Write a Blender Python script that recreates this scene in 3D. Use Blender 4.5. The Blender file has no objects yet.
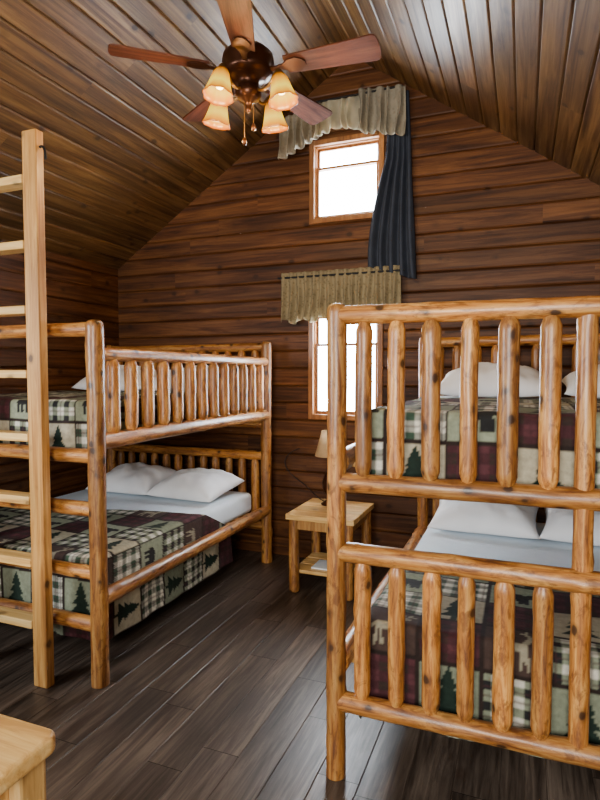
import bpy, math, random
import numpy as np
import bmesh
from mathutils import Vector, Quaternion, noise, Matrix
random.seed(7)
S = bpy.context.scene
COL = S.collection
pi = math.pi

# ------------------------------------------------------------ materials
def new_mat(name):
    m = bpy.data.materials.new(name); m.use_nodes = True
    nt = m.node_tree; nt.nodes.clear()
    out = nt.nodes.new('ShaderNodeOutputMaterial')
    b = nt.nodes.new('ShaderNodeBsdfPrincipled')
    nt.links.new(b.outputs[0], out.inputs[0])
    return m, nt, b, out

def N(nt, t, **kw):
    n = nt.nodes.new(t)
    for k, v in kw.items(): setattr(n, k, v)
    return n

def vmath(nt, op, a, b=None):
    n = N(nt, 'ShaderNodeVectorMath', operation=op)
    for i, x in enumerate((a, b)):
        if x is None: continue
        if isinstance(x, (tuple, list)): n.inputs[i].default_value = x
        else: nt.links.new(x, n.inputs[i])
    return n.outputs[0]

def fmath(nt, op, a, b=None):
    n = N(nt, 'ShaderNodeMath', operation=op)
    for i, x in enumerate((a, b)):
        if x is None: continue
        if isinstance(x, (float, int)): n.inputs[i].default_value = x
        else: nt.links.new(x, n.inputs[i])
    return n.outputs[0]

def ramp(nt, fac, stops):
    r = N(nt, 'ShaderNodeValToRGB')
    e = r.color_ramp.elements
    while len(e) < len(stops): e.new(0.5)
    for i, (p, c) in enumerate(stops):
        e[i].position = p
        e[i].color = (c[0], c[1], c[2], 1) if isinstance(c, (tuple, list)) else (c, c, c, 1)
    nt.links.new(fac, r.inputs[0])
    return r.outputs[0]

def mixc(nt, mode, fac, a, b):
    n = N(nt, 'ShaderNodeMix', data_type='RGBA', blend_type=mode)
    if isinstance(fac, (float, int)): n.inputs[0].default_value = fac
    else: nt.links.new(fac, n.inputs[0])
    for i, x in ((6, a), (7, b)):
        if isinstance(x, (tuple, list)): n.inputs[i].default_value = (x[0], x[1], x[2], 1)
        else: nt.links.new(x, n.inputs[i])
    return n.outputs[2]

def wood(name, dark, mid, light, axis='Z', rough=0.4, knots=0.6, attr=True, grain=22, along=1.3,
         knot_scale=5.0, knot_r=0.16, var=0.35, bump=0.15, coat=0.0, knotcol=(0.025, 0.008, 0.002), spec=0.5, blotch=0.0):
    m, nt, b, out = new_mat(name)
    tc = N(nt, 'ShaderNodeTexCoord')
    vec = tc.outputs['Object']
    if attr:
        a = N(nt, 'ShaderNodeAttribute', attribute_name='rnd'); rnd = a.outputs['Fac']
    else:
        a = N(nt, 'ShaderNodeObjectInfo'); rnd = a.outputs['Random']
    off = fmath(nt, 'MULTIPLY', rnd, 37.0)
    cx = N(nt, 'ShaderNodeCombineXYZ')
    for i in range(3): nt.links.new(off, cx.inputs[i])
    vec = vmath(nt, 'ADD', vec, cx.outputs[0])
    i = 'XYZ'.index(axis)
    g = [grain] * 3; g[i] = along
    v1 = vmath(nt, 'MULTIPLY', vec, tuple(g))
    n1 = N(nt, 'ShaderNodeTexNoise'); n1.inputs['Scale'].default_value = 1; n1.inputs['Detail'].default_value = 7
    n1.inputs['Roughness'].default_value = 0.68; n1.inputs['Distortion'].default_value = 0.6
    nt.links.new(v1, n1.inputs['Vector'])
    c = ramp(nt, n1.outputs[0], [(0.33, dark), (0.48, mid), (0.65, light)])
    g2 = [5.0] * 3; g2[i] = 1.2
    v2 = vmath(nt, 'MULTIPLY', vec, tuple(g2))
    n2 = N(nt, 'ShaderNodeTexNoise'); n2.inputs['Scale'].default_value = 1; n2.inputs['Detail'].default_value = 2
    nt.links.new(v2, n2.inputs['Vector'])
    d = ramp(nt, n2.outputs[0], [(0.3, 1 - var), (0.7, 1 + var * 0.3)])
    c = mixc(nt, 'MULTIPLY', 1.0, c, d)
    if blotch > 0:
        g4 = [30.0] * 3; g4[i] = 12.0
        v4 = vmath(nt, 'MULTIPLY', vec, tuple(g4))
        n4 = N(nt, 'ShaderNodeTexNoise'); n4.inputs['Scale'].default_value = 1; n4.inputs['Detail'].default_value = 6
        n4.inputs['Roughness'].default_value = 0.7; n4.inputs['Distortion'].default_value = 1.0
        nt.links.new(v4, n4.inputs['Vector'])
        k4 = ramp(nt, n4.outputs[0], [(0.52, 0.0), (0.62, 1.0)])
        c = mixc(nt, 'MIX', fmath(nt, 'MULTIPLY', k4, blotch), c, (dark[0] * 0.8, dark[1] * 0.75, dark[2] * 0.7))
    wn = N(nt, 'ShaderNodeTexWhiteNoise', noise_dimensions='1D'); nt.links.new(rnd, wn.inputs['W'])
    bv = ramp(nt, wn.outputs[0], [(0.0, 1 - var * 0.8), (1.0, 1.0 + var * 0.25)])
    c = mixc(nt, 'MULTIPLY', 1.0, c, bv)
    if knots > 0:
        g3 = [knot_scale * 1.35] * 3; g3[i] = knot_scale
        v3 = vmath(nt, 'MULTIPLY', vec, tuple(g3))
        nd = N(nt, 'ShaderNodeTexNoise'); nd.inputs['Scale'].default_value = 4; nt.links.new(v3, nd.inputs['Vector'])
        v3 = vmath(nt, 'ADD', v3, vmath(nt, 'MULTIPLY', nd.outputs['Color'], (0.12, 0.12, 0.12)))
        vo = N(nt, 'ShaderNodeTexVoronoi'); vo.inputs['Scale'].default_value = 1
        nt.links.new(v3, vo.inputs['Vector'])
        k = ramp(nt, vo.outputs['Distance'], [(0.0, 1.0), (knot_r * 0.7, 0.95), (knot_r, 0.4), (knot_r * 1.7, 0.0)])
        c = mixc(nt, 'MIX', fmath(nt, 'MULTIPLY', k, knots), c, knotcol)
    nt.links.new(c, b.inputs['Base Color'])
    rr = ramp(nt, n1.outputs[0], [(0.2, rough + 0.15), (0.8, rough - 0.05)])
    nt.links.new(rr, b.inputs['Roughness'])
    b.inputs['Coat Weight'].default_value = coat
    b.inputs['Coat Roughness'].default_value = 0.2
    b.inputs['Specular IOR Level'].default_value = spec
    bp = N(nt, 'ShaderNodeBump'); bp.inputs['Strength'].default_value = bump; bp.inputs['Distance'].default_value = 0.004
    nt.links.new(n1.outputs[0], bp.inputs['Height']); nt.links.new(bp.outputs[0], b.inputs['Normal'])
    return m

def plain(name, col, rough=0.6, metal=0.0, nscale=30, var=0.12, bump=0.0, emis=None, estr=0, spec=0.5, sheen=0):
    m, nt, b, out = new_mat(name)
    tc = N(nt, 'ShaderNodeTexCoord')
    n = N(nt, 'ShaderNodeTexNoise'); n.inputs['Scale'].default_value = nscale; n.inputs['Detail'].default_value = 4
    nt.links.new(tc.outputs['Object'], n.inputs['Vector'])
    d = ramp(nt, n.outputs[0], [(0.3, 1 - var), (0.7, 1 + var * 0.5)])
    nt.links.new(mixc(nt, 'MULTIPLY', 1.0, col, d), b.inputs['Base Color'])
    b.inputs['Roughness'].default_value = rough; b.inputs['Metallic'].default_value = metal
    b.inputs['Specular IOR Level'].default_value = spec
    b.inputs['Sheen Weight'].default_value = sheen
    if bump:
        bp = N(nt, 'ShaderNodeBump'); bp.inputs['Strength'].default_value = bump; bp.inputs['Distance'].default_value = 0.01
        nt.links.new(n.outputs[0], bp.inputs['Height']); nt.links.new(bp.outputs[0], b.inputs['Normal'])
    if emis:
        b.inputs['Emission Color'].default_value = (*emis, 1); b.inputs['Emission Strength'].default_value = estr
    return m

def cloth(name, col, weave=220, transl=0.0, rough=0.9, stripe=None):
    m, nt, b, out = new_mat(name)
    tc = N(nt, 'ShaderNodeTexCoord')
    n = N(nt, 'ShaderNodeTexNoise'); n.inputs['Scale'].default_value = 9; n.inputs['Detail'].default_value = 3
    nt.links.new(tc.outputs['Object'], n.inputs['Vector'])
    d = ramp(nt, n.outputs[0], [(0.3, 0.8), (0.7, 1.08)])
    c = mixc(nt, 'MULTIPLY', 1.0, col, d)
    if stripe:
        vo = N(nt, 'ShaderNodeTexVoronoi'); vo.inputs['Scale'].default_value = 38
        nt.links.new(tc.outputs['Object'], vo.inputs['Vector'])
        k = ramp(nt, vo.outputs['Distance'], [(0.25, 1.0), (0.4, 0.0)])
        c = mixc(nt, 'MIX', fmath(nt, 'MULTIPLY', k, 0.5), c, stripe)
    nt.links.new(c, b.inputs['Base Color'])
    b.inputs['Roughness'].default_value = rough; b.inputs['Specular IOR Level'].default_value = 0.2
    if transl:
        t = N(nt, 'ShaderNodeBsdfTranslucent'); nt.links.new(c, t.inputs[0])
        mx = N(nt, 'ShaderNodeMixShader'); mx.inputs[0].default_value = transl
        nt.links.new(b.outputs[0], mx.inputs[1]); nt.links.new(t.outputs[0], mx.inputs[2])
        nt.links.new(mx.outputs[0], out.inputs[0])
    return m

M_log = wood('log_pine_honey', (0.15, 0.042, 0.006), (0.47, 0.175, 0.030), (0.76, 0.38, 0.095), 'Z', 0.42, 0.95,
             attr=False, grain=42, along=4.0, knot_scale=9.0, knot_r=0.17, var=0.45, coat=0.28, blotch=0.65, bump=0.4)
M_ladder = wood('ladder_pine', (0.30, 0.115, 0.020), (0.54, 0.245, 0.052), (0.74, 0.41, 0.12), 'Z', 0.4, 0.85,
                attr=False, grain=36, along=1.8, knot_scale=6, knot_r=0.13, var=0.35, coat=0.2)
M_slab = wood('table_pine_pale', (0.52, 0.26, 0.065), (0.78, 0.46, 0.14), (0.90, 0.62, 0.25), 'X', 0.4, 0.6,
              attr=False, grain=32, along=2, knot_scale=5, knot_r=0.12, var=0.25, coat=0.2)
M_slabz = wood('table_pine_pale_leg', (0.52, 0.27, 0.07), (0.74, 0.44, 0.14), (0.84, 0.55, 0.22), 'Z', 0.4, 0.6,
               attr=False, grain=32, along=2, knot_scale=5, knot_r=0.12, var=0.25, coat=0.2)
W = dict(rough=0.46, knots=0.85, grain=24, along=1.2, knot_scale=5.0, knot_r=0.13, var=0.42, spec=0.28, bump=0.3)
WC = ((0.036, 0.0105, 0.0025), (0.105, 0.034, 0.0085), (0.205, 0.078, 0.021))
M_wallX = wood('wall_board_stained', *WC, 'X', **W)
M_wallY = wood('wall_board_stained_side', *WC, 'Y', **W)
M_ceil = wood('ceiling_board_stained', (0.050, 0.020, 0.005), (0.135, 0.062, 0.017), (0.26, 0.138, 0.043), 'Y', rough=0.36,
              knots=0.9, grain=24, along=1.1, knot_scale=5.0, knot_r=0.13, var=0.42, bump=0.25, spec=0.42)
M_floor = wood('floor_plank_grey_brown', (0.032, 0.022, 0.016), (0.085, 0.061, 0.046), (0.18, 0.135, 0.102), 'Y', rough=0.32,
               knots=0.3, grain=34, along=2.2, knot_scale=4, knot_r=0.12, var=0.55, bump=0.12)
M_gap = plain('dark_gap', (0.01, 0.007, 0.005), 0.9)
M_trimw = wood('window_casing_pine', (0.22, 0.07, 0.013), (0.38, 0.14, 0.028), (0.50, 0.21, 0.055), 'Z', 0.4, 0.4, attr=False, coat=0.2)
M_sheet = plain('sheet_white', (0.80, 0.90, 0.98), 0.85, nscale=6, var=0.05, bump=0.25, spec=0.2)
M_pillow = plain('pillow_white', (0.94, 0.95, 0.97), 0.85, nscale=7, var=0.05, bump=0.3, spec=0.2)
M_bronze = plain('fan_bronze', (0.08, 0.028, 0.012), 0.32, 0.75, nscale=14, var=0.3)
M_brass = plain('aged_brass', (0.40, 0.22, 0.07), 0.3, 0.9, nscale=14, var=0.3)
M_blade = wood('fan_blade_mahogany', (0.05, 0.011, 0.003), (0.11, 0.028, 0.009), (0.19, 0.055, 0.019), 'X', 0.5, 0.0,
               attr=False, grain=28, along=2, var=0.2, coat=0.0, spec=0.3)
M_val = cloth('valance_tan', (0.38, 0.31, 0.18), transl=0.3, stripe=(0.17, 0.13, 0.06))
M_valu = cloth('valance_taupe', (0.46, 0.42, 0.33), transl=0.35, stripe=(0.30, 0.27, 0.21))
M_sheer = cloth('valance_sheer', (0.90, 0.87, 0.72), transl=0.7)
M_navy = cloth('curtain_navy', (0.050, 0.060, 0.085), transl=0.08)
M_black = plain('black_iron', (0.015, 0.015, 0.017), 0.5, 0.6)
M_cord = plain('cord_dark', (0.02, 0.012, 0.01), 0.6)
M_shade = cloth('lamp_shade_linen', (0.60, 0.42, 0.23), transl=0.3)

M_quilt, nt, b, out = new_mat('quilt_patchwork')
a = N(nt, 'ShaderNodeAttribute', attribute_name='Col')
tc = N(nt, 'ShaderNodeTexCoord')
n = N(nt, 'ShaderNodeTexNoise'); n.inputs['Scale'].default_value = 45; n.inputs['Detail'].default_value = 3
nt.links.new(tc.outputs['Object'], n.inputs['Vector'])
d = ramp(nt, n.outputs[0], [(0.3, 0.78), (0.7, 1.1)])
nt.links.new(mixc(nt, 'MULTIPLY', 1.0, a.outputs['Color'], d), b.inputs['Base Color'])
b.inputs['Roughness'].default_value = 0.85; b.inputs['Specular IOR Level'].default_value = 0.25
bp = N(nt, 'ShaderNodeBump'); bp.inputs['Strength'].default_value = 0.4; bp.inputs['Distance'].default_value = 0.006
nt.links.new(n.outputs[0], bp.inputs['Height']); nt.links.new(bp.outputs[0], b.inputs['Normal'])

M_glass, nt, b, out = new_mat('window_glass')
nt.nodes.remove(b)
tr = N(nt, 'ShaderNodeBsdfTransparent'); gl = N(nt, 'ShaderNodeBsdfGlossy'); gl.inputs['Roughness'].default_value = 0.02
mx = N(nt, 'ShaderNodeMixShader'); mx.inputs[0].default_value = 0.06
nt.links.new(tr.outputs[0], mx.inputs[1]); nt.links.new(gl.outputs[0], mx.inputs[2]); nt.links.new(mx.outputs[0], out.inputs[0])

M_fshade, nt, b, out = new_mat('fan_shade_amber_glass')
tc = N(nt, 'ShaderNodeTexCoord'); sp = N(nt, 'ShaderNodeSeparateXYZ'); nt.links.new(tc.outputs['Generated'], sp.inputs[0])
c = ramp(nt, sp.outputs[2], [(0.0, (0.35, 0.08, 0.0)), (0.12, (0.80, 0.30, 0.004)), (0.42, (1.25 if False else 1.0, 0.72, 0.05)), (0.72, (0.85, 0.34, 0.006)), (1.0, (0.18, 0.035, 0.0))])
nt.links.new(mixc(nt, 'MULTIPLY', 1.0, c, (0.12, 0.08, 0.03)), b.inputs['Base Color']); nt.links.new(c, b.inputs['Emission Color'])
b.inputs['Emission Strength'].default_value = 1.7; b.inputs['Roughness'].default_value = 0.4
b.inputs['Specular IOR Level'].default_value = 0.3
M_bulb = plain('bulb_glow', (1, 0.9, 0.7), 0.4, emis=(1.0, 0.78, 0.35), estr=7)

# ------------------------------------------------------------ helpers
def mesh_obj(name, verts, faces, mat=None, smooth=False):
    me = bpy.data.meshes.new(name)
    me.from_pydata([tuple(v) for v in verts], [], faces); me.update()
    o = bpy.data.objects.new(name, me); COL.objects.link(o)
    if mat: me.materials.append(mat)
    if smooth:
        for p in me.polygons: p.use_smooth = True
    return o

def empty(name, loc=(0, 0, 0)):
    e = bpy.data.objects.new(name, None); e.empty_display_size = 0.1; e.location = loc; COL.objects.link(e); return e

def par(o, p):
    o.parent = p
    o.location = Vector(o.location) - Vector(p.location)
    return o

def box(name, lo, hi, mat, bev=0.004, parent=None, seg=2):
    lo = Vector(lo); hi = Vector(hi); c = (lo + hi) / 2; h = (hi - lo) / 2
    v = [(sx * h.x, sy * h.y, sz * h.z) for sx in (-1, 1) for sy in (-1, 1) for sz in (-1, 1)]
    f = [(0, 1, 3, 2), (4, 6, 7, 5), (0, 4, 5, 1), (2, 3, 7, 6), (0, 2, 6, 4), (1, 5, 7, 3)]
    o = mesh_obj(name, v, f, mat); o.location = c
    if bev:
        md = o.modifiers.new('b', 'BEVEL'); md.width = bev; md.segments = seg
    if parent: par(o, parent)
    return o

def lathe(name, prof, mat, loc=(0, 0, 0), seg=28, parent=None, flute=0, fa=0.0):
    v = []; f = []
    for r, z in prof:
        for k in range(seg):
            a = 2 * pi * k / seg
            rr = r * (1 + (fa * math.cos(flute * a) if flute else 0))
            v.append((rr * math.cos(a), rr * math.sin(a), z))
    for i in range(len(prof) - 1):
        for k in range(seg):
            k2 = (k + 1) % seg
            f.append((i * seg + k, i * seg + k2, (i + 1) * seg + k2, (i + 1) * seg + k))
    o = mesh_obj(name, v, f, mat, True); o.location = loc
    if parent: par(o, parent)
    return o

def tube(name, pts, r, mat, parent=None):
    cu = bpy.data.curves.new(name, 'CURVE'); cu.dimensions = '3D'; cu.bevel_depth = r; cu.bevel_resolution = 4
    sp = cu.splines.new('NURBS'); sp.points.add(len(pts) - 1)
    o0 = Vector(pts[0])
    for i, p in enumerate(pts):
        q = Vector(p) - o0; sp.points[i].co = (q.x, q.y, q.z, 1)
    sp.use_endpoint_u = True; sp.order_u = min(4, len(pts)); sp.resolution_u = 8
    cu.use_fill_caps = True; cu.materials.append(mat)
    o = bpy.data.objects.new(name, cu); o.location = o0; COL.objects.link(o)
    if parent: par(o, parent)
    return o

def log(name, p0, p1, r, mat=None, parent=None, ends=('round', 'round'), rough=0.05, seg=20, bend=0.004):
    mat = mat or M_log
    p0 = Vector(p0); p1 = Vector(p1); L = (p1 - p0).length
    zs = set([0.0, L])
    for e in (0.004, 0.012, 0.022, 0.035, 0.05, 0.065):
        zs.add(e); zs.add(L - e)
    n = max(4, int(L / 0.03))
    for i in range(1, n): 
        z = L * i / n
        if 0.075 < z < L - 0.075: zs.add(z)
    zs = sorted(zs)
    sd = random.random() * 100
    kn = [(random.random() * L, random.random() * 2 * pi, random.uniform(0.05, 0.16)) for _ in range(int(L / 0.12) + 1)]
    def endf(d, kind):
        if kind == 'round':
            R = 0.022
            return 1.0 if d >= R else 0.62 + 0.38 * math.sqrt(max(0, 1 - (1 - d / R) ** 2))
        if kind == 'dome':
            R = 0.03
            return 1.0 if d >= R else 0.45 + 0.55 * math.sqrt(max(0, 1 - (1 - d / R) ** 2))
        if kind == 'tenon':
            R = 0.035
            return 1.0 if d >= R else 0.60 + 0.40 * (d / R) ** 0.8
        return 1.0
    v = []; f = []
    bx = random.uniform(-bend, bend); by = random.uniform(-bend, bend)
    for z in zs:
        ef = min(endf(z, ends[0]), endf(L - z, ends[1]))
        w = math.sin(pi * z / L)
        for k in range(seg):
            a = 2 * pi * k / seg
            rr = r * (1 + rough * noise.noise(Vector((math.cos(a) * 0.8 + sd, math.sin(a) * 0.8, z * 6)))
                      + 0.03 * noise.noise(Vector((math.cos(a) * 2 + sd, math.sin(a) * 2, z * 25))))
            for kz, ka, kh in kn:
                da = math.atan2(math.sin(a - ka), math.cos(a - ka)); q = (z - kz) ** 2 / 0.0005 + da * da / 0.18
                if q < 5: rr += r * kh * math.exp(-q)
            rr *= ef
            v.append((rr * math.cos(a) + bx * w, rr * math.sin(a) + by * w, z - L / 2))
    m = len(zs)
    for i in range(m - 1):
        for k in range(seg):
            k2 = (k + 1) % seg
            f.append((i * seg + k, i * seg + k2, (i + 1) * seg + k2, (i + 1) * seg + k))
    f.append(tuple(reversed(range(seg)))); f.append(tuple(range((m - 1) * seg, m * seg)))
    o = mesh_obj(name, v, f, mat, True)
    o.location = (p0 + p1) / 2
    o.rotation_mode = 'QUATERNION'
    o.rotation_quaternion = (p1 - p0).to_track_quat('Z', 'Y')
    if parent: par(o, parent)
    return o

def boards(name, mat, t0, t1, cw, interval, mapf, groove=0.012, bevel=0.012, openings=(), seglen=None, gap=0.0):
    V = []; F = []; R = []
    rs = random.Random(sum(map(ord, name)))
    t = t0
    while t < t1 - 1e-6:
        te = min(t + cw, t1)
        prof = [(t, groove), (t + bevel * 0.35, groove * 0.35), (t + bevel, 0.0), (te - bevel, 0.0), (te - bevel * 0.35, groove * 0.35), (te, groove)]
        cuts = [c for o in openings for c in (o[2], o[3]) if t < c < te]
        pts = list(prof)
        for c in cuts:
            for i in range(len(prof) - 1):
                if prof[i][0] < c < prof[i + 1][0]:
                    k = (c - prof[i][0]) / (prof[i + 1][0] - prof[i][0])
                    pts.append((c, prof[i][1] * (1 - k) + prof[i + 1][1] * k))
        pts.sort()
        am, aM = interval((t + te) / 2)
        joints = [-1e9]
        if seglen:
            x = am - rs.uniform(0, seglen)
            while x < aM: x += rs.uniform(0.8, 1.2) * seglen; joints.append(x)
        joints.append(1e9)
        rnds = [rs.random() for _ in joints]
        for (ta, da), (tb, db) in zip(pts[:-1], pts[1:]):
            if tb - ta < 1e-6: continue
            tm = (ta + tb) / 2
            a0a, a1a = interval(ta); a0b, a1b = interval(tb)
            spans = [((a0a, a0b), (a1a, a1b))]
            for (oa, ob, ot0, ot1) in openings:
                if ot0 < tm < ot1:
                    ns = []
                    for s, e in spans:
                        ns.append((s, (oa, oa))); ns.append(((ob, ob), e))
                    spans = ns
            for s, e in spans:
                for j in range(len(joints) - 1):
                    lo, hi = joints[j] + gap / 2, joints[j + 1] - gap / 2
                    sa, sb = max(s[0], lo), max(s[1], lo); ea, eb = min(e[0], hi), min(e[1], hi)
                    if ea <= sa or eb <= sb: continue
                    i = len(V)
                    V += [mapf(sa, ta, da), mapf(ea, ta, da), mapf(eb, tb, db), mapf(sb, tb, db)]
                    F.append((i, i + 1, i + 2, i + 3)); R += [rnds[j]] * 4
        t = te
    o = mesh_obj(name, V, F, mat)
    at = o.data.attributes.new('rnd', 'FLOAT', 'POINT'); at.data.foreach_set('value', R)
    return o

# ------------------------------------------------------------ room
XL, XR, YB, YF = -3.58, 1.12, 4.35, -1.7
SL = 0.657; ZE = 2.536
SR = 0.69
XRID = (XL + XR) / 2 - 0.06; ZRID = ZE + SL * (XRID - XL)
ZER = ZRID - SR * (XR - XRID)
def gx(z, pad=0.12):
    lo = XL - pad; hi = XR + pad
    if z > ZE: lo = max(lo, XL + (z - ZE) / SL - pad)
    if z > ZER: hi = min(hi, XR - (z - ZER) / SR + pad)
    if hi < lo: lo = hi = (lo + hi) / 2
    return lo, hi
UW = (-1.592, -1.06, 2.805, 3.385)
LW = (-1.60, -1.06, 1.215, 2.03)
GW = dict(seglen=3.4, groove=0.013, bevel=0.014)
boards('wall_back', M_wallX, 0, ZRID + 0.02, 0.145, gx, lambda a, t, d: (a, YB + d, t), openings=(UW, LW), **GW)
boards('wall_left', M_wallY, 0, ZE + 0.06, 0.145, lambda t: (YF - 0.1, YB + 0.1), lambda a, t, d: (XL - d, a, t), **GW)
boards('wall_right', M_wallY, 0, ZER + 0.06, 0.145, lambda t: (YF - 0.1, YB + 0.1), lambda a, t, d: (XR + d, a, t), **GW)
boards('wall_front', M_wallX, 0, ZRID + 0.02, 0.145, gx, lambda a, t, d: (a, YF - d, t), **GW)
cs = math.cos(math.atan(SL)); sn = math.sin(math.atan(SL))
cr_, sr_ = math.cos(math.atan(SR)), math.sin(math.atan(SR))
LLs = (XRID - XL) / cs + 0.25; LRs = (XR - XRID) / cr_ + 0.25
cl = boards('ceiling', M_ceil, -0.05, LLs, 0.14, lambda t: (YF - 0.1, YB + 0.1),
       lambda a, t, d: (XRID - t * cs - d * sn, a, ZRID - t * sn + d * cs), seglen=3.4, groove=0.012, bevel=0.011)
cr = boards('ceiling_slope', M_ceil, -0.05, LRs, 0.14, lambda t: (YF - 0.1, YB + 0.1),
       lambda a, t, d: (XRID + t * cr_ + d * sr_, a, ZRID - t * sr_ + d * cr_), seglen=3.4, groove=0.012, bevel=0.011)
par(cr, cl)
fl = boards('floor', M_floor, XL - 0.1, XR + 0.1, 0.165, lambda t: (YF - 0.1, YB + 0.1), lambda a, t, d: (t, a, -d),
       groove=0.003, bevel=0.003, seglen=1.1, gap=0.003)
box('floor_base', (XL - 0.1, YF - 0.1, -0.12), (XR + 0.1, YB + 0.1, -0.004), M_gap, 0, parent=fl)
box('baseboard_back', (XL + 0.02, YB - 0.018, 0), (XR - 0.02, YB, 0.07), M_wallX, 0.004)
box('baseboard_left', (XL, YF + 0.03, 0), (XL + 0.018, YB - 0.03, 0.07), M_wallY, 0.004)

# ------------------------------------------------------------ windows
def window(name, op):
    x0, x1, z0, z1 = op
    e = empty(name, ((x0 + x1) / 2, YB, (z0 + z1) / 2))
    cw = 0.042
    yo, yi = YB - 0.022, YB + 0.016
    box('casing_left', (x0 - cw, yo, z0 - cw), (x0, yi, z1 + cw), M_trimw, 0.004, e)
    box('casing_right', (x1, yo, z0 - cw), (x1 + cw, yi, z1 + cw), M_trimw, 0.004, e)
    box('casing_top', (x0, yo, z1), (x1, yi, z1 + cw), M_trimw, 0.004, e)
    box('sill', (x0, yo - 0.012, z0 - cw), (x1, yi, z0), M_trimw, 0.004, e)
    box('jamb_left', (x0 - 0.01, yi, z0 - 0.01), (x0 + 0.008, YB + 0.09, z1 + 0.01), M_trimw, 0.002, e)
    box('jamb_right', (x1 - 0.008, yi, z0 - 0.01), (x1 + 0.01, YB + 0.09, z1 + 0.01), M_trimw, 0.002, e)
    box('jamb_top', (x0 + 0.008, yi, z1 - 0.008), (x1 - 0.008, YB + 0.09, z1 + 0.01), M_trimw, 0.002, e)
    box('jamb_bottom', (x0 + 0.008, yi, z0 - 0.01), (x1 - 0.008, YB + 0.09, z0 + 0.008), M_trimw, 0.002, e)
    zm = z0 + (z1 - z0) * 0.70
    for nm, a, b_, y in (('sash_lower', z0 + 0.008, zm + 0.010, YB + 0.022), ('sash_upper', zm - 0.010, z1 - 0.008, YB + 0.045)):
        s = 0.02; xa, xb = x0 + 0.008, x1 - 0.008
        box(nm + '_stile_l', (xa, y, a), (xa + s, y + 0.022, b_), M_trimw, 0.002, e)
        box(nm + '_stile_r', (xb - s, y, a), (xb, y + 0.022, b_), M_trimw, 0.002, e)
        box(nm + '_rail_b', (xa + s, y, a), (xb - s, y + 0.022, a + s), M_trimw, 0.002, e)
        box(nm + '_rail_t', (xa + s, y, b_ - s), (xb - s, y + 0.022, b_), M_trimw, 0.002, e)
        g = mesh_obj(nm + '_glass', [(xa + s, y + 0.011, a + s), (xb - s, y + 0.011, a + s), (xb - s, y + 0.011, b_ - s), (xa + s, y + 0.011, b_ - s)], [(0, 1, 2, 3)], M_glass)
        par(g, e)
    return e
window('window_1', UW)
window('window_2', LW)

# ------------------------------------------------------------ curtains
def drape(name, x0, x1, ztop, zbot, y, mat, folds=14, amp=0.02, nx=240, nz=24, seed=1.0, thick=0.002, gather=0.12, bulge=0.0):
    V = []; F = []
    for j in range(nz + 1):
        t = j / nz
        for i in range(nx + 1):
            s = i / nx
            x = x0 + (x1 - x0) * s
            zb = zbot(s) if callable(zbot) else zbot
            zt = ztop(s) if callable(ztop) else ztop
            z = zt + (zb - zt) * t
            ph = 2 * pi * folds * s + 3.2 * noise.noise(Vector((s * 5, t * 1.2, seed)))
            A = amp * (0.45 + 0.75 * t)
            if t < gather: A = amp * 0.5
            yy = y - A * (1 + math.sin(ph)) - 0.6 * amp * noise.noise(Vector((s * 9, t * 3, seed + 4))) - bulge * math.sin(pi * min(1, t * 1.3))
            x += 0.35 * amp * math.cos(ph) * t
            V.append((x, yy, z))
    w = nx + 1
    for j in range(nz):
        for i in range(nx):
            F.append((j * w + i, j * w + i + 1, (j + 1) * w + i + 1, (j + 1) * w + i))
    o = mesh_obj(name, V, F, mat, True)
    md = o.modifiers.new('s', 'SOLIDIFY'); md.thickness = thick
    return o
def rod(name, x0, x1, z, y, parent):
    tube(name, [(x0, y, z), ((x0 + x1) / 2, y, z), (x1, y, z)], 0.008, M_black, parent)
    for k, x in enumerate((x0 + 0.03, x1 - 0.03)):
        tube('rod_bracket_%d' % k, [(x, YB - 0.0, z), (x, (y + YB) / 2, z), (x, y, z)], 0.006, M_black, parent)
ev = empty('valance', (-1.37, YB, 2.3))
v1 = drape('valance_cloth', -1.86, -0.87, 2.375, lambda s: 2.0 + 0.02 * math.sin(s * 40) - 0.03 * (1 - s), YB - 0.06, M_val, folds=15, amp=0.022)
par(v1, ev); rod('valance_rod', -1.89, -0.84, 2.335, YB - 0.075, ev)
eu = empty('valance', (-1.35, YB, 3.7))
ztop = lambda x: 3.60 + 0.15 * min(1, max(0, (x + 1.86) / 0.6))
va = drape('jabot_left', -1.86, -1.52, lambda s: ztop(-1.86 + 0.36 * s), lambda s: 3.27 + 0.14 * s, YB - 0.085, M_valu, folds=5, amp=0.028, nx=100, seed=5)
vb = drape('swag_sheer', -1.58, -1.14, lambda s: ztop(-1.5), lambda s: 3.38 + 0.08 * math.sin(pi * s) ** 0.7, YB - 0.07, M_sheer, folds=6, amp=0.024, nx=120, seed=9, bulge=0.015)
vc = drape('jabot_right', -1.20, -0.84, lambda s: 3.72 - 0.03 * s, lambda s: 3.40 - 0.08 * s, YB - 0.09, M_valu, folds=5, amp=0.03, nx=100, seed=15)
for o in (va, vb, vc): par(o, eu)
rod('valance_rod', -1.66, -0.86, 3.69, YB - 0.095, eu)
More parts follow.
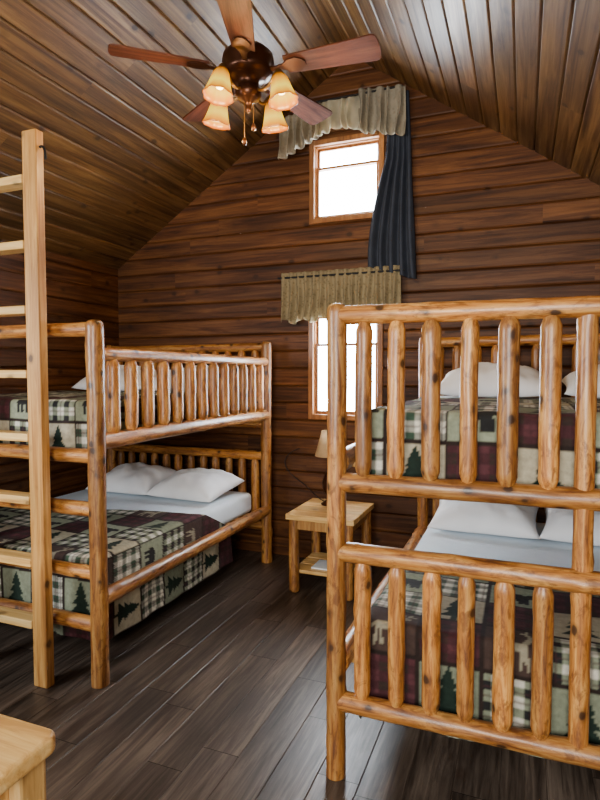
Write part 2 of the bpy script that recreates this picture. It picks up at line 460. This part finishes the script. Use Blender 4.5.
def navy():
    V = []; F = []; nx, nz = 90, 60
    for j in range(nz + 1):
        t = j / nz
        z0 = 3.68 - 1.42 * t
        if t < 0.35: xl = -0.98 - 0.02 * t / 0.35
        else: xl = -1.00 - 0.13 * math.sin((t - 0.35) / 0.65 * pi * 0.55)
        xr = -0.83 + 0.075 * t
        for i in range(nx + 1):
            s = i / nx
            x = xl + (xr - xl) * s
            z = z0 + (0.12 * (1 - s) * t ** 3)
            ph = 2 * pi * 4.5 * s + 1.2 * noise.noise(Vector((s * 3, t * 2, 8)))
            A = (0.010 if t < 0.25 else 0.010 + 0.018 * min(1, (t - 0.25) / 0.2)) + 0.008 * t
            y = YB - 0.020 - A * (1 + math.sin(ph))
            V.append((x, y, z))
    w = nx + 1
    for j in range(nz):
        for i in range(nx):
            F.append((j * w + i, j * w + i + 1, (j + 1) * w + i + 1, (j + 1) * w + i))
    o = mesh_obj('curtain_panel', V, F, M_navy, True)
    md = o.modifiers.new('s', 'SOLIDIFY'); md.thickness = 0.002
    return o
navy()

# ------------------------------------------------------------ quilts
def patch_colors(s, t, ox=0, oy=0):
    C = 0.225
    s = s + ox; t = t + oy
    i = np.floor(s / C).astype(int); j = np.floor(t / C).astype(int)
    u = (s / C - i) * 2 - 1; v = (t / C - j) * 2 - 1
    n = len(s)
    col = np.zeros((n, 3))
    green = np.array([0.036, 0.068, 0.042]); dgreen = np.array([0.010, 0.022, 0.015])
    burg = np.array([0.052, 0.016, 0.019]); tan = np.array([0.48, 0.43, 0.30]); brown = np.array([0.034, 0.020, 0.016])
    sage = np.array([0.26, 0.29, 0.20]); cream = np.array([0.76, 0.73, 0.61]); black = np.array([0.014, 0.014, 0.014])
    def seg(x0, y0, x1, y1, w):
        dx, dy = x1 - x0, y1 - y0; q = np.clip(((u - x0) * dx + (v - y0) * dy) / (dx * dx + dy * dy), 0, 1)
        return (u - x0 - q * dx) ** 2 + (v - y0 - q * dy) ** 2 < w * w
    def ell(cx, cy, a, b): return ((u - cx) / a) ** 2 + ((v - cy) / b) ** 2 < 1
    deer = ell(-0.03, -0.05, 0.42, 0.17) | seg(0.28, 0.02, 0.46, 0.38, 0.10) | ell(0.56, 0.40, 0.17, 0.08)
    for lx, l2 in ((-0.38, -0.48), (-0.28, -0.22), (0.24, 0.2), (0.33, 0.42)): deer |= seg(lx, -0.1, l2, -0.72, 0.055)
    deer |= seg(0.46, 0.45, 0.34, 0.86, 0.045) | seg(0.48, 0.45, 0.66, 0.84, 0.045) | seg(0.39, 0.68, 0.22, 0.76, 0.04) | seg(0.58, 0.66, 0.78, 0.7, 0.04) | seg(-0.42, 0.02, -0.55, -0.12, 0.05)
    tree = (np.abs(u) < 0.08) & (v > -0.9) & (v < -0.5)
    for (a0, a1, w) in ((-0.65, 0.05, 0.62), (-0.2, 0.45, 0.48), (0.2, 0.88, 0.32)):
        tree |= (v > a0) & (v < a1) & (np.abs(u) < w * (a1 - v) / (a1 - a0))
    bear = ell(-0.08, 0.0, 0.5, 0.28) | ell(0.5, 0.05, 0.22, 0.17) | ell(0.42, 0.2, 0.07, 0.08) | ell(0.7, 0.0, 0.1, 0.08)
    for lx in (-0.45, -0.22, 0.12, 0.33): bear |= seg(lx, -0.1, lx + 0.03, -0.55, 0.1)
    par_ = (i + j) % 2
    mt = (i * 2 + j * 3) % 4
    cfg = [(brown * 1.6, tan * 0.6, deer), (tan * 0.85, dgreen, tree), (sage, black, bear), (sage * 0.75, dgreen, tree)]
    for k, (bg, fg, msk) in enumerate(cfg):
        m = (par_ == 0) & (mt == k)
        col[m] = bg; col[m & msk] = fg
    pt = (i + 2 * j) % 3
    cu = (np.floor((u + 1) * 3).astype(int) % 2); cv = (np.floor((v + 1) * 3).astype(int) % 2)
    mixv = (cu + cv)[:, None]
    m = (par_ == 1) & (pt == 0)
    pl = np.where(mixv == 0, green, np.where(mixv == 1, (green + cream) / 2.6, cream)); col[m] = pl[m]
    m = (par_ == 1) & (pt == 1)
    pl = np.where(mixv == 0, black, np.where(mixv == 1, sage * 0.8, cream * 0.8)); col[m] = pl[m]
    m = (par_ == 1) & (pt == 2)
    pl = np.where(mixv == 0, brown, np.where(mixv == 1, burg, burg * 1.6)); col[m] = pl[m]
    lines = ((np.abs(u * 3 % 1 - 0.5) < 0.06) | (np.abs(v * 3 % 1 - 0.5) < 0.06)) & (par_ == 1)
    col[lines] = col[lines] * 0.5 + burg * 0.5
    edge = (np.abs(u) > 0.93) | (np.abs(v) > 0.93)
    col[edge] = brown * 0.6
    return col

def quilt(name, xl, xr, y0, ztop, dl, dr, df, yend, ox=0, oy=0, seed=0.0, res=0.0085):
    r = 0.03
    s = np.arange(xl - dl, xr + dr, res)
    T0 = -df
    nt_ = int((max(yend(xl), yend(xr + dr)) - y0 + df) / res) + 1
    V = []; ST = []
    for jj in range(nt_ + 1):
        for si in s:
            te = yend(si) - y0
            t = T0 + (te - T0) * jj / nt_
            def fold(e):
                if e <= 0: return 0.0, 0.0
                q = r * pi / 2
                if e < q: return r * math.sin(e / r), r * (1 - math.cos(e / r))
                return r, r + e - q
            ex = si - (xr - r) if si > xr - r else ((xl + r) - si if si < xl + r else 0)
            ey = r - t if t < r else 0
            ax, zx = fold(ex); ay, zy = fold(ey)
            drop = max(zx, zy)
            x = si if ex <= 0 else ((xr - r) + ax if si > xr - r else (xl + r) - ax)
            y = y0 + t if ey <= 0 else y0 + r - ay
            nz = noise.noise(Vector((si * 3.5, t * 3.5, seed)))
            n2 = noise.noise(Vector((si * 11, t * 11, seed + 9)))
            z = ztop - drop
            if drop < 0.02: z += 0.010 * nz + 0.004 * n2 + 0.012
            else:
                z += 0.012
                w = min(1, drop / 0.25)
                if zx >= zy and ex > 0:
                    x += (1 if si > xr - r else -1) * (0.006 * w * math.sin(t * 22 + nz * 3)) 
                if ey > 0 and zy >= zx: y -= 0.006 * w * math.sin(si * 22 + nz * 3)
                z += 0.012 * w * nz
            V.append((x, y, z)); ST.append((si, t))
    ns = len(s); F = []
    for jj in range(nt_):
        for i in range(ns - 1):
            F.append((jj * ns + i, jj * ns + i + 1, (jj + 1) * ns + i + 1, (jj + 1) * ns + i))
    o = mesh_obj(name, V, F, M_quilt, True)
    ST = np.array(ST)
    c = patch_colors(ST[:, 0] * 1.0, ST[:, 1] * 1.0, ox, oy)
    c4 = np.ones((len(V), 4), dtype=np.float32); c4[:, :3] = c
    at = o.data.color_attributes.new('Col', 'FLOAT_COLOR', 'POINT'); at.data.foreach_set('color', c4.ravel())
    return o

# ------------------------------------------------------------ pillows and mattresses
def pillow(loc, w=0.66, d=0.46, h=0.15, rz=0.0, rx=0.0, seed=0.0):
    n = 34; V = []; F = []
    for side in (1, -1):
        for j in range(n + 1):
            for i in range(n + 1):
                u = -1 + 2 * i / n; v = -1 + 2 * j / n
                e = max(0.0, (1 - abs(u) ** 2.6) * (1 - abs(v) ** 2.6))
                th = e ** 0.5
                x = w / 2 * u * (1 - 0.07 * math.cos(v * pi / 2)); y = d / 2 * v * (1 - 0.09 * math.cos(u * pi / 2))
                nz = noise.noise(Vector((u * 2.2 + seed, v * 2.2, side))) * 0.024 + noise.noise(Vector((u * 6 + seed, v * 5, side))) * 0.010
                z = (h * 0.72 * th + nz * th) if side > 0 else -h * 0.28 * th
                V.append((x, y, z))
    w1 = n + 1
    for k in range(2):
        b0 = k * w1 * w1
        for j in range(n):
            for i in range(n):
                q = (b0 + j * w1 + i, b0 + j * w1 + i + 1, b0 + (j + 1) * w1 + i + 1, b0 + (j + 1) * w1 + i)
                F.append(q if k == 0 else tuple(reversed(q)))
    o = mesh_obj('pillow', V, F, M_pillow, True)
    bm = bmesh.new(); bm.from_mesh(o.data); bmesh.ops.remove_doubles(bm, verts=bm.verts, dist=0.0005); bm.to_mesh(o.data); bm.free()
    o.location = (loc[0], loc[1], loc[2] + h * 0.28 + d * 0.5 * math.sin(rx) * 0.55)
    o.rotation_euler = (rx, 0, rz)
    return o

def mattress(xl, xr, y0, y1, z0, z1):
    o = box('mattress', (xl, y0, z0), (xr, y1, z1), M_sheet, 0.04, seg=5)
    for p in o.data.polygons: p.use_smooth = True
    return o

# ------------------------------------------------------------ bunk beds
def bunk(name, xl, xr, y0, y1, pr, side_guard, full_foot, zs=(0.30, 0.878, 1.143, 1.766)):
    e = empty(name, ((xl + xr) / 2, (y0 + y1) / 2, 0))
    z1, z2, z3, z4 = zs
    H = 1.81; rr = 0.035
    for nm, x, y in (('post_foot_l', xl, y0), ('post_foot_r', xr, y0), ('post_head_l', xl, y1), ('post_head_r', xr, y1)):
        log(nm, (x, y, 0), (x, y, H), pr, parent=e, ends=('none', 'dome'), rough=0.07, seg=24)
    xm = (xl + xr) / 2
    for tag, y in (('foot', y0), ('head', y1)):
        for k, z in enumerate((z1, z2, z3, z4)):
            log('%s_rail_%d' % (tag, k), (xl + 0.015, y, z), (xr - 0.015, y, z), rr * (1.05 if k != 3 else 1.0), parent=e, ends=('none', 'none'))
        if tag == 'foot' and not full_foot:
            log('foot_rail_mid', (xl + 0.015, y, 0.56), (xr - 0.015, y, 0.56), rr * 0.95, parent=e, ends=('none', 'none'))
        if tag == 'foot': log('center_post', (xm, y + 0.012, z1), (xm, y + 0.012, z4), 0.031, parent=e, ends=('none', 'none'))
        sp = 0.1243
        k = 0; x = xl + 0.104
        while x < xr - 0.06:
            ok = True
            if tag == 'foot' and abs(x - xm) < 0.06: ok = False
            if tag == 'foot' and not full_foot and x > xm + 0.02: ok = False
            if ok:
                r_ = random.uniform(0.030, 0.035)
                jx = random.uniform(-0.005, 0.005)
                log('%s_spindle_up_%d' % (tag, k), (x + jx, y, z3 + rr * 0.7), (x + jx, y, z4 - rr * 0.7), r_, parent=e, ends=('tenon', 'tenon'), rough=0.06, bend=0.002)
                log('%s_spindle_low_%d' % (tag, k), (x - jx, y, z1 + rr * 0.7), (x - jx, y, z2 - rr * 0.7), r_, parent=e, ends=('tenon', 'tenon'), rough=0.06, bend=0.002)
            x += sp; k += 1
    for tag, x in (('l', xl), ('r', xr)):
        for nm, z in (('low', 0.43), ('up', 1.215)):
            log('side_rail_%s_%s' % (nm, tag), (x, y0 + 0.02, z), (x, y1 - 0.02, z), 0.042, parent=e, ends=('none', 'none'))
        if tag in side_guard:
            log('guard_rail_' + tag, (x, y0 + 0.02, 1.645), (x, y1 - 0.02, 1.645), 0.033, parent=e, ends=('none', 'none'))
            n = 13
            for k in range(n):
                y = y0 + 0.125 + (y1 - y0 - 0.25) * k / (n - 1)
                log('guard_spindle_%s_%d' % (tag, k), (x, y, 1.245), (x, y, 1.622), 0.036, parent=e, ends=('tenon', 'tenon'), rough=0.07, bend=0.002)
    for nm, z in (('low', 0.412), ('up', 1.197)):
        n = 12
        for k in range(n):
            y = y0 + 0.14 + (y1 - y0 - 0.28) * k / (n - 1)
            box('slat_%s_%d' % (nm, k), (xl + 0.03, y - 0.04, z - 0.012), (xr - 0.03, y + 0.04, z + 0.008), M_ladder, 0.003, e)
    return e

LX0, LX1, LY0, LY1 = -3.50, -1.93, 2.17, 4.13
RX0, RX1, RY0, RY1 = -0.643, 1.03, 2.00, 4.00
bunk('bunk_bed', RX0, RX1, RY0, RY1, 0.037, '', True)
bunk('bunk_bed', LX0, LX1, LY0, LY1, 0.043, 'r', False)

def bedding(x0, x1, y0, y1, low_end, up_end, ox, seed, pl, df, dside):
    xl, xr = x0 + 0.095, x1 - 0.095
    ya, yb = y0 + 0.09, y1 - 0.06
    for lvl, (za, zb) in enumerate(((0.422, 0.585), (1.207, 1.40))):
        mattress(xl, xr, ya, yb, za, zb)
        drop = dside if lvl == 0 else 0.16
        quilt('quilt', xl - 0.018, xr + 0.018, ya - 0.02, zb, drop, drop, df if lvl == 0 else 0.24,
              low_end if lvl == 0 else up_end, ox=ox + lvl * 0.13 + 10, oy=10.0 + lvl * 0.45, seed=seed + lvl)
        c1, c2, w = pl[lvl]
        pillow((c1, yb - 0.30, zb + 0.002), w, 0.50, 0.18, rz=random.uniform(-.06, .06), rx=0.16, seed=seed + lvl * 3)
        pillow((c2, yb - 0.32, zb + 0.002), w, 0.50, 0.18, rz=random.uniform(-.10, .0), rx=0.14, seed=seed + 7 + lvl)
bedding(RX0, RX1, RY0, RY1, lambda x: 2.92, lambda x: 3.35, 0.02, 1.0, ((-0.20, 0.44, 0.63), (-0.165, 0.55, 0.66)), 0.37, 0.38)
bedding(LX0, LX1, LY0, LY1, lambda x: 2.98 + 0.28 * (x + 3.4) / 1.4 + (0.35 * max(0, min(1, (x + 2.03) / 0.2))), lambda x: 3.4, 0.1, 21.0, ((-2.96, -2.36, 0.60), (-3.05, -2.36, 0.66)), 0.42, 0.455)

# ------------------------------------------------------------ ladder
el = empty('ladder', (-2.4, 2.07, 0))
for nm, x in (('rail_right', -2.185), ('rail_left', -2.67)):
    box(nm, (x - 0.044, 2.035, 0), (x + 0.044, 2.085, 2.70), M_ladder, 0.006, el)
for k in range(8):
    z = 0.31 * (k + 1)
    box('rung_%d' % k, (-2.626, 2.03, z - 0.022), (-2.229, 2.115, z + 0.018), M_slab, 0.005, el)
tube('hook', [(-2.14, 2.06, 2.62), (-2.12, 2.06, 2.63), (-2.105, 2.06, 2.61), (-2.105, 2.06, 2.56)], 0.006, M_black, el)

# ------------------------------------------------------------ nightstand
en = empty('nightstand', (-1.25, 3.86, 0))
x0, x1, y0, y1, H = -1.53, -1.03, 3.58, 4.14, 0.565
for nm, x, y in (('leg_fl', x0 + .05, y0 + .05), ('leg_fr', x1 - .05, y0 + .05), ('leg_bl', x0 + .05, y1 - .05), ('leg_br', x1 - .05, y1 - .05)):
    log(nm, (x, y, 0), (x, y, H - 0.035), 0.037, parent=en, ends=('round', 'none'), mat=M_log)
for k in range(4):
    ya = y0 + k * (y1 - y0) / 4
    box('top_plank_%d' % k, (x0, ya + 0.002, H - 0.04), (x1, ya + (y1 - y0) / 4 - 0.002, H), M_slab, 0.006, en)
box('apron_front', (x0 + .05, y0 + .03, H - 0.11), (x1 - .05, y0 + .06, H - 0.041), M_ladder, 0.004, en)
box('apron_left', (x0 + .035, y0 + .05, H - 0.11), (x0 + .062, y1 - .05, H - 0.041), M_ladder, 0.004, en)
box('apron_right', (x1 - .062, y0 + .05, H - 0.11), (x1 - .035, y1 - .05, H - 0.041), M_ladder, 0.004, en)
for k in range(3):
    ya = y0 + .07 + k * 0.145
    box('shelf_%d' % k, (x0 + .03, ya, 0.13), (x1 - .03, ya + 0.135, 0.155), M_slab, 0.004, en)
box('magazine', (-1.38, 3.70, 0.156), (-1.18, 3.88, 0.166), M_sheet, 0.002)

tl = empty('table_lamp', (-1.33, 3.96, H))
lathe('lamp_base', [(0.0, 0), (0.06, 0), (0.065, 0.01), (0.045, 0.025), (0.02, 0.04), (0.025, 0.07), (0.05, 0.12), (0.055, 0.17), (0.035, 0.23), (0.014, 0.27), (0.012, 0.36), (0, 0.36)], M_bronze, (-1.33, 3.96, H), parent=tl)
lathe('lamp_shade', [(0.110, 0.37), (0.105, 0.385), (0.060, 0.555), (0.058, 0.56)], M_shade, (-1.33, 3.96, H), seg=40, parent=tl)
tube('lamp_cord', [(-1.38, 4.0, H + 0.01), (-1.50, 4.1, H + 0.02), (-1.62, 4.30, H + 0.06), (-1.85, 4.33, H + 0.14), (-1.88, 4.33, H + 0.30), (-1.72, 4.33, H + 0.36)], 0.004, M_cord, tl)

# ------------------------------------------------------------ foreground side table
ef = empty('side_table', (-1.4, 0.62, 0))
def rounded_slab(name, x0, x1, y0, y1, z0, z1, rad, mat, parent):
    pts = []
    for cx, cy, a0 in ((x1 - rad, y1 - rad, 0), (x0 + rad, y1 - rad, 90), (x0 + rad, y0 + rad, 180), (x1 - rad, y0 + rad, 270)):
        for k in range(7):
            a = math.radians(a0 + 15 * k); pts.append((cx + rad * math.cos(a), cy + rad * math.sin(a)))
    n = len(pts); cx, cy, cz = (x0 + x1) / 2, (y0 + y1) / 2, (z0 + z1) / 2
    v = [(x - cx, y - cy, z0 - cz) for x, y in pts] + [(x - cx, y - cy, z1 - cz) for x, y in pts]
    f = [tuple(reversed(range(n))), tuple(range(n, 2 * n))] + [(i, (i + 1) % n, n + (i + 1) % n, n + i) for i in range(n)]
    o = mesh_obj(name, v, f, mat); o.location = (cx, cy, cz)
    md = o.modifiers.new('b', 'BEVEL'); md.width = 0.012; md.segments = 4; md.limit_method = 'ANGLE'; md.angle_limit = math.radians(50)
    par(o, parent); return o
rounded_slab('table_top', -1.95, -0.95, 0.30, 0.94, 0.705, 0.75, 0.03, M_slab, ef)
for nm, x, y in (('leg_br', -1.01, 0.88), ('leg_bl', -1.88, 0.88), ('leg_fr', -1.01, 0.37), ('leg_fl', -1.88, 0.37)):
    box(nm, (x - 0.04, y - 0.04, 0), (x + 0.04, y + 0.04, 0.705), M_slabz, 0.012, ef, 3)
box('apron_back', (-1.84, 0.865, 0.56), (-1.05, 0.89, 0.70), M_slab, 0.004, ef)
box('apron_front', (-1.84, 0.36, 0.56), (-1.05, 0.385, 0.70), M_slab, 0.004, ef)
box('apron_right', (-1.02, 0.41, 0.56), (-0.995, 0.84, 0.70), M_slabz, 0.004, ef)
box('lower_shelf', (-1.86, 0.35, 0.18), (-1.02, 0.90, 0.205), M_slab, 0.004, ef)

# ------------------------------------------------------------ ceiling fan
FX, FY, FZ = XRID, 2.58 * (XRID / -1.30) , 3.06
th = math.radians(21.6)
fwd = Vector((-math.sin(th), math.cos(th), 0)); rgt = Vector((math.cos(th), math.sin(th), 0))
fan = empty('ceiling_fan', (FX, FY, FZ))
zc = ZRID - FZ
lathe('canopy', [(0.0, zc - 0.005), (0.075, zc - 0.02), (0.075, zc - 0.07), (0.05, zc - 0.11), (0.02, zc - 0.125), (0.0, zc - 0.125)], M_bronze, (FX, FY, FZ), parent=fan)
lathe('downrod', [(0.013, 0.1), (0.013, zc - 0.1)], M_bronze, (FX, FY, FZ), parent=fan)
lathe('motor_housing', [(0, 0.15), (0.03, 0.148), (0.035, 0.115), (0.06, 0.10), (0.10, 0.085), (0.125, 0.06), (0.13, 0.03), (0.12, 0.0), (0.125, -0.012), (0.118, -0.03), (0.085, -0.05), (0.055, -0.06), (0.05, -0.09), (0.062, -0.10), (0.066, -0.125), (0.05, -0.15), (0.02, -0.165), (0.012, -0.19), (0.018, -0.20), (0, -0.215)],
      M_bronze, (FX, FY, FZ), seg=40, parent=fan)
PT = math.radians(-12)
def blade(k, ang):
    L0, L1, w0, w1 = 0.20, 0.66, 0.055, 0.078
    out_ = []
    for i in range(9):
        t = i / 8; out_.append((L0 + (L1 - 0.03 - L0) * t, -(w0 + (w1 - w0) * t)))
    for i in range(1, 8):
        a = -pi / 2 + pi * i / 8; out_.append((L1 - 0.03 + 0.03 * abs(math.cos(a)) ** 0.6, w1 * math.sin(a)))
    for i in range(9):
        t = 1 - i / 8; out_.append((L0 + (L1 - 0.03 - L0) * t, (w0 + (w1 - w0) * t)))
    n = len(out_); v = [(x, y, -0.004) for x, y in out_] + [(x, y, 0.004) for x, y in out_]
    f = [tuple(reversed(range(n))), tuple(range(n, 2 * n))] + [(i, (i + 1) % n, n + (i + 1) % n, n + i) for i in range(n)]
    o = mesh_obj('blade_%d' % k, v, f, M_blade); o.location = (FX, FY, FZ - 0.012)
    o.rotation_euler = (PT, 0, ang); par(o, fan)
    pts = [(0.10, 0.014), (0.15, 0.012), (0.19, 0.02), (0.22, 0.04), (0.26, 0.045), (0.285, 0.03), (0.30, 0.012)]
    outl = [(x, -y) for x, y in pts] + [(x, y) for x, y in reversed(pts)]
    n = len(outl); v = [(x, y, -0.012) for x, y in outl] + [(x, y, -0.006) for x, y in outl]
    f = [tuple(reversed(range(n))), tuple(range(n, 2 * n))] + [(i, (i + 1) % n, n + (i + 1) % n, n + i) for i in range(n)]
    o = mesh_obj('blade_iron_%d' % k, v, f, M_bronze); o.location = (FX, FY, FZ - 0.012)
    o.rotation_euler = (PT, 0, ang); par(o, fan)
a0 = math.atan2(-fwd.y, -fwd.x) - math.radians(1)
for k in range(5): blade(k, a0 + k * 2 * pi / 5)
for k, a in enumerate((-35, 55, 145, 235)):
    a = math.radians(a)
    d = -fwd * math.cos(a) + rgt * math.sin(a)
    C = Vector((FX, FY, FZ))
    sp = C + d * 0.185 + Vector((0, 0, -0.065))
    tube('arm_%d' % k, [C + d * 0.05 + Vector((0, 0, -0.11)), C + d * 0.10 + Vector((0, 0, -0.14)), C + d * 0.15 + Vector((0, 0, -0.105)), C + d * 0.175 + Vector((0, 0, -0.05)), sp], 0.007, M_brass, fan)
    tilt = Quaternion((-d).cross(Vector((0, 0, 1))), math.radians(-12))
    o = lathe('socket_%d' % k, [(0.0, 0.005), (0.018, 0.0), (0.026, -0.02), (0.03, -0.035), (0, -0.035)], M_brass, sp, parent=fan); o.rotation_mode = 'QUATERNION'; o.rotation_quaternion = tilt
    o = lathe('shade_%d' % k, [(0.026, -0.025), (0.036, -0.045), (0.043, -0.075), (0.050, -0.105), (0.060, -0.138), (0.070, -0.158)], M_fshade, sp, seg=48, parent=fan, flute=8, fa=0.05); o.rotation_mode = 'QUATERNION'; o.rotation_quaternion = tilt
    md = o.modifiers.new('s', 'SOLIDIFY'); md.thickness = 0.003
    o = lathe('bulb_%d' % k, [(0, -0.04), (0.012, -0.045), (0.022, -0.075), (0.024, -0.09), (0.016, -0.112), (0, -0.12)], M_bulb, sp, parent=fan, seg=16); o.rotation_mode = 'QUATERNION'; o.rotation_quaternion = tilt
    l = bpy.data.lights.new('bulb_light_%d' % k, 'POINT'); l.energy = 9; l.color = (1, 0.66, 0.28); l.shadow_soft_size = 0.03
    lo = bpy.data.objects.new('bulb_light_%d' % k, l); lo.location = sp + Vector((0, 0, -0.22)) + d * 0.05; COL.objects.link(lo); par(lo, fan)
for k, (dx, ln) in enumerate(((-0.02, 0.17), (0.025, 0.10))):
    p = Vector((FX, FY, FZ - 0.16)) + rgt * dx
    tube('pull_chain_%d' % k, [p, p + Vector((0, 0, -ln / 2)), p + Vector((0, 0, -ln))], 0.0022, M_brass, fan)
    lathe('pull_fob_%d' % k, [(0, 0), (0.006, -0.005), (0.012, -0.02), (0.011, -0.035), (0, -0.045)], M_bronze, p + Vector((0, 0, -ln)), parent=fan, seg=12)

# ------------------------------------------------------------ lights
w = bpy.data.worlds.new('World'); S.world = w; w.use_nodes = True
bg = w.node_tree.nodes['Background']; bg.inputs[0].default_value = (0.86, 0.93, 1.0, 1); bg.inputs[1].default_value = 45

def area(name, loc, target, sx, sy, power, col):
    l = bpy.data.lights.new(name, 'AREA'); l.shape = 'RECTANGLE'; l.size = sx; l.size_y = sy; l.energy = power; l.color = col
    o = bpy.data.objects.new(name, l); o.location = loc
    o.rotation_euler = (Vector(target) - Vector(loc)).to_track_quat('-Z', 'Y').to_euler(); COL.objects.link(o); return o
area('front_fill_light', (-0.2, -1.55, 1.7), (-0.8, 3.0, 0.9), 1.6, 1.4, 185, (1.0, 0.97, 0.91))  # added fill behind the camera; the front wall has no window
area('side_fill_light', (-3.3, -0.3, 1.8), (0.0, 2.6, 0.4), 1.2, 1.0, 115, (0.92, 0.96, 1.0))  # added cool fill beside the left wall, which has no window opening

# ------------------------------------------------------------ camera
cd = bpy.data.cameras.new('camera'); cam = bpy.data.objects.new('camera', cd); COL.objects.link(cam)
cd.sensor_fit = 'VERTICAL'; cd.sensor_height = 36; cd.sensor_width = 27; cd.lens = 560 / 800 * 36
cd.clip_start = 0.02
cam.location = (0, 0, 1.55)
cam.rotation_euler = (math.radians(90 - 2.7), 0, th)
S.camera = cam
